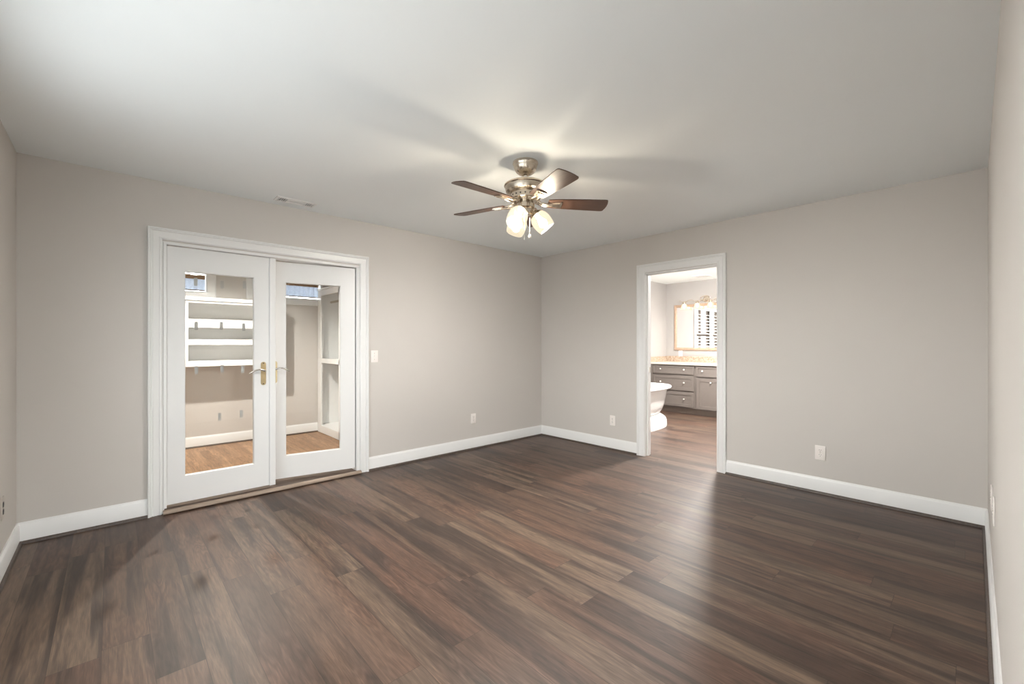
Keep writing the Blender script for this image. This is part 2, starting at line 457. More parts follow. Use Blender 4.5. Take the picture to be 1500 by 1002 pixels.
struct('wall_front', MB().box(PD[1], XB, YD - TH, YD, 0, H).box(XC, PD[0], YD - TH, YD, 0, H).box(PD[0], PD[1], YD - TH, YD, PD[2], H), M['wall'], 'brightly lit greige wall seen edge-on beside the bathroom wall', 'wall')
struct('ceiling', MB().box(XC - TH, XB + 0.06, YD - TH, YA + 0.06, H, H + 0.1), M['ceiling'], 'flat white bedroom ceiling carrying the fan', 'ceiling')

# closet shell, with two high windows in its rear wall
CW = [(0.10, 0.851, 1.877, 2.125), (1.36, 2.20, 1.877, 2.125)]
mb = MB()
yb0, yb1 = CY1, CY1 + TH
mb.box(CX0 - TH, CX1 + TH, yb0, yb1, 0, CW[0][2]); mb.box(CX0 - TH, CX1 + TH, yb0, yb1, CW[0][3], H)
for a, b2 in ((CX0 - TH, CW[0][0]), (CW[0][1], CW[1][0]), (CW[1][1], CX1 + TH)): mb.box(a, b2, yb0, yb1, CW[0][2], CW[0][3])
struct('wall_closet_rear', mb, M['wall'], 'greige rear wall of the closet below two high windows', 'wall')
struct('wall_closet_side', MB().box(CX0 - TH, CX0, YA + TH, CY1, 0, H), M['wall'], 'greige side wall of the closet behind the hinged side of the closed door', 'wall')
struct('wall_closet_end', MB().box(CX1, CX1 + TH, YA + TH, CY1, 0, H), M['wall'], 'greige closet end wall behind the built-in wardrobe', 'wall')
CLX, CLY, CH = 0.88, 5.16, 0.08
struct('ceiling_closet', MB().box(CX0 - TH, CX1 + TH, YA + 0.06, CLY - CH, H, H + 0.1).box(CX0 - TH, CX1 + TH, CLY + CH, CY1 + TH, H, H + 0.1)
       .box(CX0 - TH, CLX - CH, CLY - CH, CLY + CH, H, H + 0.1).box(CLX + CH, CX1 + TH, CLY - CH, CLY + CH, H, H + 0.1).box(CLX - CH, CLX + CH, CLY - CH, CLY + CH, H + 0.09, H + 0.1), M['ceiling'], 'white closet ceiling above the shelves', 'ceiling')

# bathroom shell, with a window over the tub
BW = (5.05, 6.78, 0.95, 2.06)      # x0, x1, z0, z1 in the wall y = BY1
mb = MB()
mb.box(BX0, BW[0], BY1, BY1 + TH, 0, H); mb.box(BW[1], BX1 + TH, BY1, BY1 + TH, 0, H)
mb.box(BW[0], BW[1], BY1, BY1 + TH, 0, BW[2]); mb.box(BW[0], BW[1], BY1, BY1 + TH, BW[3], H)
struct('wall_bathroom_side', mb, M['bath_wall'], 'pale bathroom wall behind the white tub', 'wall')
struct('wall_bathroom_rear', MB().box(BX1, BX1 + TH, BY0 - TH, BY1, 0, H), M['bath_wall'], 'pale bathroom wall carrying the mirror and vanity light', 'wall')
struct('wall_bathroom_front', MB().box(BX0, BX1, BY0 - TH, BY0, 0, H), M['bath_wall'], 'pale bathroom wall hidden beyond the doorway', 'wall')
struct('ceiling_bathroom', MB().box(XB + 0.06, BX1 + TH, BY0 - TH, BY1 + TH, H, H + 0.1), M['ceiling'], 'white bathroom ceiling above the vanity', 'ceiling')

# ------------------------------------------------------------------ baseboards with dark shoe moulding
BP = [(0, 0.002), (0.014, 0.002), (0.014, 0.112), (0.011, 0.119), (0.0075, 0.124), (0.006, 0.132), (0, 0.132)]
SP = [(0.014, 0.0)] + [(0.014 + 0.013 * math.cos(t), 0.018 * math.sin(t)) for t in (0, PI / 8, PI / 4, 3 * PI / 8, PI / 2)]
def baseboard(name, p0, p1, n, label, shoe=None):
    o = tag(MB().sweep(BP, p0, p1, n).build(name, M['trim'], smooth=30), label, 'baseboard', kind='structure')
    s = MB().sweep(SP, p0, p1, n).build('shoe_moulding', shoe or M['shoe'], o, smooth=30); s['label'] = 'dark brown shoe moulding'
    return o
baseboard('baseboard_back', (XC, YA, 0), (0.19, YA, 0), (0, -1, 0), 'white baseboard between the room corner and the glass door casing')
baseboard('baseboard_back.001', (1.843, YA, 0), (XB, YA, 0), (0, -1, 0), 'white baseboard on the closet wall under the light switch and outlet')
baseboard('baseboard_right', (XB, YA - 0.0, 0), (XB, 2.586, 0), (-1, 0, 0), 'short white baseboard between the inner room corner and the bathroom doorway')
baseboard('baseboard_right.001', (XB, 1.631, 0), (XB, YD, 0), (-1, 0, 0), 'long white baseboard under the outlet beside the bathroom doorway')
baseboard('baseboard_left', (XC, YD, 0), (XC, YA, 0), (1, 0, 0), 'white baseboard running out of view along the narrow wall slice')
baseboard('baseboard_front', (PD[1] + 0.001, YD, 0), (XB, YD, 0), (0, 1, 0), 'white baseboard receding along the brightly lit edge-on wall')
baseboard('baseboard_closet', (CX0, CY1, 0), (2.15, CY1, 0), (0, -1, 0), 'white baseboard on the closet rear wall', M['sill'])

# ------------------------------------------------------------------ door casings, jambs, threshold
CAS = [(0, 0), (0, 0.012), (0.008, 0.017), (0.016, 0.0165), (0.018, 0.0135), (0.052, 0.0185), (0.054, 0.0155), (0.059, 0.0155),
       (0.061, 0.022), (0.066, 0.0245), (0.070, 0.0225), (0.072, 0.030), (0.080, 0.031), (0.0825, 0.027), (0.0825, 0)]
o = MB().casing(CAS, 0.272, 1.7605, 2.014, lambda c, v, z: Vector((c, YA - v, z))).build('trim_1', M['trim'], smooth=28)
tag(o, 'white moulded casing around the double glass closet doors', 'door casing', kind='structure')
mb = MB()
for a, b2 in ((FD[0], 0.284), (1.733, FD[1])): mb.box(a, b2, YA + 0.002, YA + TH - 0.002, 0, 1.992)
mb.box(FD[0], FD[1], YA + 0.002, YA + TH - 0.002, 1.984, FD[2])
for a, b2 in ((0.2785, 0.298), (1.728, 1.742)): mb.box(a, b2, YA - 0.004, YA + 0.010, 0.034, 1.992, 0.003)
mb.box(0.2785, 1.742, YA - 0.004, YA + 0.010, 1.982, 1.998, 0.003)
j = mb.build('jamb', M['trim'], o, smooth=None)
CAS2 = [(u * 0.089 / 0.0825, v * 0.8) for u, v in CAS]
o = MB().casing(CAS2, 1.714, 2.494, 2.038, lambda c, v, z: Vector((XB - v, c, z))).build('trim_2', M['trim'], smooth=28)
tag(o, 'white moulded casing around the open bathroom doorway', 'door casing', kind='structure')
mb = MB()
for a, b2 in ((1.700, 1.712), (2.490, 2.502)): mb.box(XB + 0.001, XB + TH - 0.001, a, b2, 0, 2.030)
mb.box(XB + 0.001, XB + TH - 0.001, 1.700, 2.502, 2.022, 2.034)
mb.box(XB + 0.045, XB + 0.08, 1.712, 1.722, 0, 2.022); mb.box(XB + 0.045, XB + 0.08, 2.480, 2.490, 0, 2.022); mb.box(XB + 0.045, XB + 0.08, 1.712, 2.490, 2.012, 2.022)
mb.build('jamb', M['trim'], o, smooth=None)
s = MB().box(XB + 0.088, XB + 0.112, 2.4885, 2.491, 0.925, 0.985, 0.001).build('strike_plate', M['nickel'], o); s['label'] = 'small metal strike plate'
o = MB().casing(CAS2, 1.714, 2.494, 2.038, lambda c, v, z: Vector((BX0 + v, c, z))).build('trim_5', M['trim'], smooth=28)
tag(o, 'white casing on the bathroom side of the doorway', 'door casing', kind='structure')
th = thing('trim_3', 'worn wood threshold with a tan nosing below the glass closet doors', 'threshold', (1.0, 4.05, 0), kind='structure')
MB().box(0.284, 1.733, 4.03, 4.300, 0, 0.024, 0.003).build('sill_board', M['sill'], th)
MB().sweep([(0, 0.004), (0.028, 0.004), (0.034, 0.010), (0.034, 0.020), (0.026, 0.030), (0.010, 0.034), (0, 0.032)], (0.275, 4.036, 0), (1.757, 4.036, 0), (0, -1, 0)).build('nosing', M['nose'], th, smooth=40)

# ------------------------------------------------------------------ closet door leaves
LZ0, LZ1, GZ0, GZ1 = 0.052, 1.976, 0.241, 1.806
def leaf(name, label, hinge_x, s, hs, rz):
    """local x runs from the hinge to the free edge times s; room face at y = 0"""
    Wd, gl, th = 0.71, 0.475, 0.045
    t = thing(name, label, 'door', (hinge_x, 4.076, 0), rz, kind='structure')
    def X(a, b2): return (min(s * a, s * b2), max(s * a, s * b2))
    mb = MB()
    for a, b2, z0, z1 in ((0, hs, LZ0, LZ1), (hs + gl, Wd, LZ0, LZ1), (hs, hs + gl, LZ0, GZ0), (hs, hs + gl, GZ1, LZ1)):
        x0, x1 = X(a, b2); mb.box(x0, x1, 0, th, z0, z1)
    mb.build('frame', M['door'], t, smooth=None, local=True)
    x0, x1 = X(hs, hs + gl)
    bead = [(0, 0), (0, 0.0), (0.006, 0.0), (0.010, 0.004), (0.010, 0.012), (0, 0.012)]
    MB().rect_frame([(0.0, 0.001), (0.007, 0.001), (0.010, 0.006), (0.010, 0.018), (0.0, 0.018)], x0, x1, GZ0, GZ1, lambda a, b2, v: Vector((a, v, b2))).build('glazing_bead', M['door'], t, smooth=None, local=True)
    MB().box(x0 + 0.004, x1 - 0.004, 0.019, 0.025, GZ0 + 0.004, GZ1 - 0.004).build('glass_pane', M['door_pane'], t, smooth=None, local=True)
    MB().rect_frame([(0.0, 0.026), (0.010, 0.026), (0.010, 0.040), (0.007, 0.044), (0.0, 0.044)], x0, x1, GZ0, GZ1, lambda a, b2, v: Vector((a, v, b2))).build('glazing_bead', M['door'], t, smooth=None, local=True)
    return t
left = leaf('door_1', 'closed glass closet door with brass lever and rows of small hooks', 0.29, 1, 0.110, 0.0)
right = leaf('door_2', 'glass closet door standing slightly ajar into the closet', 1.722, -1, 0.125, -R(11.0))
MB().box(0.690, 0.735, -0.013, 0.0, LZ0 - 0.004, LZ1, 0.003).build('astragal', M['door'], left, smooth=None, local=True)

def handle(par, cx, s):
    """escutcheon at local x = cx on the room face, lever pointing along s"""
    z0, z1 = 0.902, 1.098
    pts = []
    r = 0.019
    for k in range(9): a = PI * k / 8; pts.append((cx + r * math.cos(a), z1 - r + r * math.sin(a)))
    for k in range(9): a = PI + PI * k / 8; pts.append((cx + r * math.cos(a), z0 + r + r * math.sin(a)))
    mt = Matrix(((1, 0, 0, 0), (0, 0, -1, 0), (0, 1, 0, 0), (0, 0, 0, 1)))   # (x, y)->(x, z), extrude to -y
    h = MB().prism(pts, 0.0, 0.006, mt)
    h = h.build('escutcheon', M['brass'], par, smooth=30, local=True)
    zl = 1.024
    mb = MB(); mb.tube([(cx, -0.004, zl), (cx, -0.030, zl), (cx, -0.044, zl)], [0.011, 0.009, 0.008], 14)
    P = [(cx, -0.046, zl)]
    for k in range(1, 13):
        t = k / 12.0
        P.append((cx + s * 0.112 * t, -0.046 - 0.006 * math.sin(PI * t), zl + 0.014 * math.sin(PI * 1.15 * t + 0.1) - 0.010 * t * t))
    mb.tube(P, [0.0085 - 0.0042 * k / 12 for k in range(13)], 10)
    lv = mb.build('lever', M['steel'], h, smooth=50, local=True); lv['label'] = 'polished lever'
    for z in (z0 + 0.012, z1 - 0.012): MB().lathe([(0, -0.001), (0.0045, -0.001), (0.0045, 0.002), (0, 0.0025)], 12, Matrix.Translation((cx, -0.006, z)) @ Matrix.Rotation(R(90), 4, 'X')).build('screw', M['slot'], h, local=True)
    return h
handle(left, 0.645, -1)
handle(right, -0.680, 1)

# small translucent adhesive hooks on the closed door's glass (closet side face)
def make_hook():
    t = thing('adhesive_hook', '', 'hook', (0, 0, 0), 0, 'adhesive hooks on the closet door glass')
    pts = []
    w, hh = 0.011, 0.031
    for cx, cz, a0 in ((w - 0.006, hh - 0.006, 0), (-w + 0.006, hh - 0.006, 90), (-w + 0.006, -hh + 0.006, 180), (w - 0.006, -hh + 0.006, 270)):
        for k in range(4): a = R(a0 + 30 * k); pts.append((cx + 0.006 * math.cos(a), cz + 0.006 * math.sin(a)))
    mt = Matrix(((1, 0, 0, 0), (0, 0, 1, 0), (0, 1, 0, 0), (0, 0, 0, 1)))
    MB().prism(pts, 0.0, 0.004, mt).build('back_plate', M['hook'], t, local=True)
    MB().tube([(0, 0.004, 0.006), (0, 0.010, -0.004), (0, 0.011, -0.014), (0, 0.013, -0.021), (0, 0.018, -0.023), (0, 0.022, -0.018), (0, 0.022, -0.012)],
              [0.005, 0.0046, 0.0042, 0.0042, 0.004, 0.004, 0.0032], 8).build('hook_arm', M['hook'], t, local=True)
    return t
HP = [  # x, z on the glass, words
    (0.4765, 1.728, 'clear hook in the highest row on the closet door glass, over the curtain'),
    (0.648, 1.722, 'clear hook in the highest row on the closet door glass, middle one'),
    (0.802, 1.735, 'clear hook in the highest row on the closet door glass, nearest the lever'),
    (0.480, 1.388, 'grey hook on the closet door glass at the tilted shelf, nearest the hinges'),
    (0.643, 1.393, 'small hook on the closet door glass at the tilted shelf, middle one'),
    (0.798, 1.387, 'small hook on the closet door glass at the tilted shelf, nearest the lever'),
    (0.481, 1.045, 'pale hook just under the shelf unit, nearest the hinges of the glass door'),
    (0.648, 1.050, 'pale hook just under the shelf unit, middle one on the door glass'),
    (0.790, 1.040, 'pale hook just under the shelf unit, right beside the door lever'),
    (0.632, 0.667, 'grey hook low on the door glass against pale wall, further from the lever'),
    (0.781, 0.675, 'grey hook low on the door glass against pale wall, below the lever')]
hk = make_hook()
for i, (x, z, lab) in enumerate(HP):
    o = hk if i == 0 else copy_tree(hk)
    o.location = (x, 4.076 + 0.0253, z)
    o['label'] = lab

# ------------------------------------------------------------------ closet: windows, curtains, shelves, wardrobe
for i, (x0, x1, z0, z1) in enumerate(CW):
    w = thing('window_%d' % (i + 1), ['high closet window above the shelf unit, with a tan-topped curtain', 'high closet window beside the built-in wardrobe, with a gathered curtain'][i], 'window', ((x0 + x1) / 2, CY1, z0), kind='structure')
    MB().rect_frame([(-0.092, 0), (-0.092, 0.018), (-0.080, 0.022), (-0.012, 0.016), (0, 0.012), (0, 0)], x0, x1, z0, z1, lambda a, b2, v: Vector((a, CY1 - v, b2))).build('window_casing', M['trim'], w, smooth=None)
    MB().rect_frame([(0, -0.115), (0, -0.002), (0.006, -0.002), (0.006, -0.06), (0.012, -0.06), (0.012, -0.10), (0.006, -0.115)], x0, x1, z0, z1, lambda a, b2, v: Vector((a, CY1 - v, b2))).build('window_sash', M['trim'], w, smooth=None)
    MB().box(x0 + 0.03, x1 - 0.03, CY1 + 0.078, CY1 + 0.084, z0 + 0.03, z1 - 0.03).build('glass_pane', M['pane'], w, smooth=None)
    portal('portal_closet', ((x0 + x1) / 2, CY1 + 0.13, (z0 + z1) / 2), (R(-90), 0, 0), x1 - x0, z1 - z0)

def curtain(label, x0, x1, ztop, zbot, y, nfold, seed):
    rnd = random.Random(seed)
    t = thing('curtain', label, 'curtain', ((x0 + x1) / 2, y, ztop), 0, 'short curtains over the high closet windows')
    n = int((x1 - x0) / 0.008)
    ph = [rnd.uniform(0, 6.28) for _ in range(4)]
    def wave(x, k): return k * (0.010 * math.sin(2 * PI * nfold * (x - x0) / (x1 - x0) + ph[0]) + 0.005 * math.sin(2 * PI * nfold * 2.3 * (x - x0) / (x1 - x0) + ph[1]))
    def sheet(za, zb, ka, kb, rows, dy, wob=0.0):
        mb = MB(); bm = mb.bm; G = []
        for side in (0, 1):
            g = []
            for r in range(rows + 1):
                f = r / rows; z = za + (zb - za) * f
                g.append([bm.verts.new((x0 + (x1 - x0) * i / n, y + dy + side * 0.0016 + wave(x0 + (x1 - x0) * i / n, ka + (kb - ka) * f),
                                        z + (wob * math.sin(46 * (x0 + (x1 - x0) * i / n) + ph[2]) * (1 - f) if wob else 0))) for i in range(n + 1)])
            G.append(g)
        for side in (0, 1):
            for r in range(rows):
                for i in range(n): bm.faces.new([G[side][r][i], G[side][r][i + 1], G[side][r + 1][i + 1], G[side][r + 1][i]])
        for r in range(rows):
            for i in (0, n): bm.faces.new([G[0][r][i], G[0][r + 1][i], G[1][r + 1][i], G[1][r][i]])
        for i in range(n):
            for r in (0, rows): bm.faces.new([G[0][r][i], G[0][r][i + 1], G[1][r][i + 1], G[1][r][i]])
        return mb
    sheet(ztop, ztop - 0.050, 0.4, 0.6, 3, -0.001, 0.004).build('header_band', M['tan'], t, smooth=60)
    sheet(ztop - 0.050, zbot + 0.014, 0.6, 1.0, 6, 0.0).build('fabric_panel', M['blue'], t, smooth=60)
    sheet(zbot + 0.014, zbot, 1.0, 1.0, 1, -0.0005).build('hem', M['hem'], t, smooth=60)
    MB().tube([(x0 - 0.01, y + 0.012, ztop - 0.025), (x1 + 0.01, y + 0.012, ztop - 0.025)], 0.0045, 8).build('rod', M['steel'], t)
curtain('pale blue curtain with tan header in the window above the shelf unit', 0.13, 0.838, 2.085, 1.892, CY1 + 0.035, 5, 3)
curtain('gathered pale blue curtain hanging in the window beside the wardrobe', 1.385, 2.178, 2.105, 1.902, CY1 + 0.035, 9, 11)

# shelf unit on the closet rear wall
SX0, SX1, SY0, SY1 = 0.585, 1.62, 6.10, CY1 - 0.001
sh = thing('shelf_unit', 'white wall-hung shelf unit on the closet rear wall seen through the closed glass door', 'shelf', ((SX0 + SX1) / 2, SY1, 0.985))
mb = MB().box(SX0, SX0 + 0.055, SY0, SY1, 0.985, 1.745, 0.002).build('side_panel', M['shelf'], sh, smooth=None)
mb = MB().box(SX1 - 0.055, SX1, SY0, SY1, 0.985, 1.745, 0.002).build('side_panel', M['shelf'], sh, smooth=None)
MB().box(SX0 - 0.01, SX1 + 0.01, SY0 - 0.014, SY1, 1.749, 1.792, 0.003).build('top_board', M['shelf'], sh, smooth=None)
MB().box(SX0 + 0.055, SX1 - 0.055, SY0, SY0 + 0.02, 1.722, 1.745, 0.001).build('face_rail', M['shelf'], sh, smooth=None)
MB().box(SX0 + 0.055, SX1 - 0.055, SY1 - 0.012, SY1, 1.05, 1.745).build('back_panel', M['shelf'], sh, smooth=None)
MB().box(SX0 + 0.055, SX1 - 0.055, SY0, SY1 - 0.012, 0.985, 1.050, 0.002).build('shelf', M['shelf'], sh, smooth=None)
MB().box(SX0 + 0.055, SX1 - 0.055, SY0, SY1 - 0.012, 1.236, 1.300, 0.002).build('shelf', M['shelf'], sh, smooth=None)
L_ = SY1 - 0.012 - SY0
MB().sweep([(0, 0.078), (L_, 0.0), (L_, -0.048), (L_ - 0.02, -0.048), (L_ - 0.02, -0.018), (0, 0.060)], (SX0 + 0.055, SY1 - 0.012, 1.486), (SX1 - 0.055, SY1 - 0.012, 1.486), (0, -1, 0)).build('tilted_shelf', M['shelf'], sh, smooth=None)

# built-in wardrobe along the closet end
wd = thing('wardrobe_unit', 'white built-in wardrobe with open compartments and hanging rod inside the closet', 'wardrobe', (2.15, 5.95, 0))
wx0, wx1, wy0, wy1 = 2.15, CX1 - 0.002, 5.30, CY1 - 0.016
mb = MB()
mb.box(wx0, wx0 + 0.02, wy1 - 0.13, wy1, 0.005, 2.0, 0.002); mb.box(wx0, wx0 + 0.02, 5.50, 5.60, 0.005, 2.0, 0.002); mb.box(wx0, wx0 + 0.02, wy0, wy0 + 0.05, 0.005, 2.0, 0.002)
mb.box(wx0, wx0 + 0.02, wy0 + 0.05, wy1 - 0.13, 1.922, 2.0, 0.002)
mb.box(wx0, wx0 + 0.02, wy0 + 0.05, wy1 - 0.13, 0.982, 1.046, 0.002)
mb.box(wx0, wx0 + 0.02, wy0 + 0.05, wy1 - 0.13, 0.005, 0.108, 0.002)
mb.build('face_frame', M['shelf'], wd, smooth=None)
MB().box(wx0 - 0.012, wx1, wy0 - 0.012, wy1, 2.0, 2.024, 0.003).build('top_board', M['shelf'], wd, smooth=None)
MB().box(wx0 + 0.021, wx1 - 0.013, wy0 + 0.02, wy1 - 0.02, 0.995, 1.030).build('shelf', M['shelf'], wd, smooth=None)
MB().box(wx0 + 0.021, wx1 - 0.013, wy0 + 0.02, wy1 - 0.02, 0.085, 0.108).build('shelf', M['shelf'], wd, smooth=None)
MB().box(wx1 - 0.012, wx1, wy0, wy1, 0.005, 2.0).build('back_panel', M['shelf'], wd, smooth=None)
MB().box(wx0 + 0.02, wx1 - 0.012, wy0, wy0 + 0.02, 0.005, 2.0).build('side_panel', M['shelf'], wd, smooth=None)
MB().box(wx0 + 0.02, wx1 - 0.012, wy1 - 0.02, wy1, 0.005, 2.0).build('side_panel', M['shelf'], wd, smooth=None)
MB().tube([(wx0 + 0.18, wy0 + 0.02, 1.85), (wx0 + 0.18, wy1 - 0.02, 1.85)], 0.016, 16).build('closet_rod', M['nickel'], wd)

# recessed can light in the closet ceiling
cl = thing('recessed_light', 'round recessed can light in the closet ceiling, out of view above the glass doors', 'lamp', (CLX, CLY, H))
Tc = Matrix.Translation((CLX, CLY, H))
MB().lathe([(0.076, 0.001), (0.076, -0.001), (0.078, -0.004), (0.112, -0.006), (0.118, -0.001), (0.118, -0.0002)], 48, Tc).build('trim_ring', M['trim'], cl)
MB().lathe([(0.076, 0.0), (0.075, 0.085), (0, 0.085), (0, 0.087), (0.078, 0.087), (0.079, 0.0)], 48, Tc, closed=False).build('can', M['dark'], cl)
MB().lathe([(0, 0.084), (0.014, 0.0835), (0.016, 0.074), (0.030, 0.060), (0.030, 0.048), (0.022, 0.034), (0.010, 0.028), (0, 0.027)], 32, Tc).build('bulb', M['closet_glow'], cl, smooth=60)

# ------------------------------------------------------------------ ceiling fan
FX, FY = 1.992, 2.011
fan = thing('ceiling_fan', 'five-blade brown ceiling fan with nickel motor and three lit glass shades', 'ceiling fan', (FX, FY, H))
T = Matrix.Translation((FX, FY, 0))
MB().lathe([(0, H), (0.083, H), (0.084, H - 0.010), (0.079, H - 0.016), (0.077, H - 0.030), (0.071, H - 0.048), (0.058, H - 0.066), (0.040, H - 0.078), (0.024, H - 0.082), (0.020, H - 0.078), (0, H - 0.074)], 48, T).build('canopy', M['nickel'], fan)
MB().lathe([(0, 2.375), (0.0125, 2.375), (0.0125, 2.318), (0.022, 2.316), (0.024, 2.308), (0, 2.306)], 24, T).build('downrod', M['steel'], fan)
MB().lathe([(0, 2.312), (0.045, 2.312), (0.095, 2.305), (0.128, 2.297), (0.139, 2.290), (0.140, 2.283), (0.134, 2.277), (0.132, 2.262), (0.127, 2.246), (0.112, 2.238), (0.104, 2.236), (0, 2.236)], 56, T).build('motor_housing', M['nickel'], fan)
band = MB().lathe([(0, 2.236), (0.098, 2.236), (0.100, 2.230), (0.098, 2.196), (0.088, 2.188), (0, 2.188)], 48, T).build('flywheel_band', M['nickel'], fan)
for k in range(20):
    a = 2 * PI * (k + 0.5) / 20
    MB().lathe([(0, -0.001), (0.005, -0.001), (0.005, 0.0015), (0, 0.0015)], 10, T @ Matrix.Rotation(a, 4, 'Z') @ Matrix.Translation((0.0985, 0, 2.213)) @ Matrix.Rotation(R(90), 4, 'Y')).build('vent_hole', M['slot'], band)
MB().lathe([(0, 2.188), (0.050, 2.188), (0.050, 2.168), (0.060, 2.164), (0.062, 2.140), (0.056, 2.132), (0.052, 2.130), (0.052, 2.112), (0.044, 2.100), (0.020, 2.094), (0, 2.092)], 40, T).build('switch_housing', M['nickel'], fan)

ZB = 2.176
def blade_mesh():
    out = [(0.150, -0.046)]
    for r, w in ((0.20, 0.054), (0.30, 0.061), (0.42, 0.067), (0.52, 0.070)): out.append((r, -w))
    out += [(0.534, -0.068), (0.541, -0.062), (0.548, -0.03), (0.550, 0.0), (0.548, 0.03), (0.541, 0.062), (0.534, 0.068)]
    for r, w in ((0.52, 0.070), (0.42, 0.067), (0.30, 0.061), (0.20, 0.054)): out.append((r, w))
    out.append((0.150, 0.046))
    return MB().prism(out, -0.003, 0.003, Matrix.Rotation(R(-11.5), 4, 'X'))
def iron_mesh():
    mb = MB()
    pl = Matrix.Rotation(R(-11.5), 4, 'X')
    mb.prism([(0.170, -0.026), (0.235, -0.036), (0.243, -0.030), (0.243, 0.030), (0.235, 0.036), (0.170, 0.026), (0.155, 0.014), (0.155, -0.014)], -0.0105, -0.0035, pl)
    mb.prism([(0.178, -0.018), (0.226, -0.026), (0.226, 0.026), (0.178, 0.018)], -0.0150, -0.0100, pl)
    for s in (-1, 1):
        mb.tube([(0.078, s * 0.014, 0.006), (0.105, s * 0.018, -0.006), (0.135, s * 0.018, -0.011), (0.172, s * 0.012, -0.009)], [0.008, 0.0075, 0.0075, 0.007], 10)
    mb.box(0.070, 0.096, -0.026, 0.026, -0.002, 0.014, 0.004)
    return mb
DEL = 11.8
b0 = None
for k in range(5):
    ang = YAW - R(DEL + 72 * k)
    if b0 is None:
        b0 = blade_mesh().build('blade', M['blade'], fan, smooth=30, local=True)
        i0 = iron_mesh().build('blade_bracket', M['nickel'], b0, smooth=40, local=True); i0['label'] = 'nickel blade bracket'
        bl = b0
    else: bl = copy_tree(b0, fan)
    bl.location = (0, 0, ZB - H); bl.rotation_euler = (0, 0, ang)

SH = [(0.044, 0.0145), (0.050, 0.022), (0.0595, 0.038), (0.0645, 0.062), (0.0645, 0.084), (0.0615, 0.108), (0.0565, 0.130)]
SHP = SH + [(r - 0.0035, z) for r, z in SH[::-1]]
def lamp():
    tilt = Matrix.Translation((0.062, 0, 2.108 - H)) @ Matrix.Rotation(R(180 - 39), 4, 'Y')
    mb = MB()
    mb.tube([(0.030, 0, 2.125 - H), (0.048, 0, 2.130 - H), (0.060, 0, 2.124 - H), (0.064, 0, 2.112 - H)], 0.010, 12)
    mb.lathe([(0, -0.012), (0.020, -0.012), (0.0235, -0.004), (0.036, 0.001), (0.0515, 0.0155), (0.050, 0.0195), (0.035, 0.0065), (0.019, 0.012), (0, 0.012)], 32, tilt)  # wide cup added to keep bulb light off the nearby ceiling
    a = mb.build('lamp_arm', M['nickel'], fan, smooth=40, local=True)
    s = MB().lathe(SHP, 40, tilt, closed=True).build('lamp_shade', M['shade'], a, smooth=60, local=True); s['label'] = 'lit frosted glass shade'
    bq = MB().lathe([(0, 0.012), (0.012, 0.013), (0.014, 0.040), (0.020, 0.060), (0.0275, 0.080), (0.0275, 0.092), (0.020, 0.108), (0.010, 0.116), (0, 0.118)], 24, tilt).build('bulb', M['bulb'], a, smooth=60, local=True)
    bq['label'] = 'glowing bulb'
    return a
a0 = lamp()
for k, phi in enumerate((90, -150, -30)):
    a = a0 if k == 0 else copy_tree(a0, fan)
    a.rotation_euler = (0, 0, YAW - R(phi))
lat, fwd = Vector((math.sin(YAW), -math.cos(YAW), 0)), Vector((math.cos(YAW), math.sin(YAW), 0))
c0 = Vector((FX, FY, 0))
for d, zk, big in ((-0.008, 1.935, False), (0.026, 1.948, True)):
    p = c0 + lat * d - fwd * 0.048
    z = 2.116
    ch = MB().tube([(p.x, p.y, z), (p.x, p.y, zk)], 0.0016, 8).build('pull_chain', M['steel'], fan)
    if big: MB().lathe([(0, 0.016), (0.005, 0.014), (0.0095, 0.006), (0.0095, -0.002), (0.005, -0.009), (0, -0.011)], 16, Matrix.Translation((p.x, p.y, zk - 0.006))).build('chain_knob', M['plate'], ch)
    else: MB().lathe([(0, 0.022), (0.003, 0.020), (0.0042, 0.004), (0.003, -0.004), (0, -0.005)], 12, Matrix.Translation((p.x, p.y, zk - 0.008))).build('chain_knob', M['steel'], ch)

# ------------------------------------------------------------------ ceiling register
vt = thing('air_vent', 'white rectangular air register in the ceiling above the glass doors', 'air vent', (1.125, 3.875, H))
vx0, vx1, vy0, vy1 = 0.975, 1.285, 3.81, 3.94
MB().rect_frame([(0, 0.0), (0.003, 0.006), (0.020, 0.009), (0.024, 0.004), (0.024, 0.0)], vx0, vx1, vy0, vy1, lambda a, b2, v: Vector((a, b2, H - v))).build('frame', M['trim'], vt, smooth=None)
mb = MB()
mb.box(vx0 + 0.082, vx0 + 0.088, vy0 + 0.024, vy1 - 0.024, H - 0.008, H - 0.001); mb.box(vx1 - 0.088, vx1 - 0.082, vy0 + 0.024, vy1 - 0.024, H - 0.008, H - 0.001)
for k in range(5): y = vy0 + 0.030 + k * 0.0155; mb.box(vx0 + 0.088, vx1 - 0.088, y, y + 0.013, H - 0.0075 + 0.0008 * k, H - 0.004 + 0.0008 * k)
for side in (vx0 + 0.026, vx1 - 0.082):
    for k in range(4): mb.box(side + 0.002 + k * 0.0145, side + 0.006 + k * 0.0145, vy0 + 0.024, vy1 - 0.024, H - 0.008, H - 0.001)
mb.build('louvers', M['trim'], vt, smooth=None)
MB().box(vx0 + 0.024, vx1 - 0.024, vy0 + 0.024, vy1 - 0.024, H - 0.0012, H - 0.0002).build('duct_shade', M['dark'], vt, smooth=None)  # flat dark sheet painted for the shade inside the duct

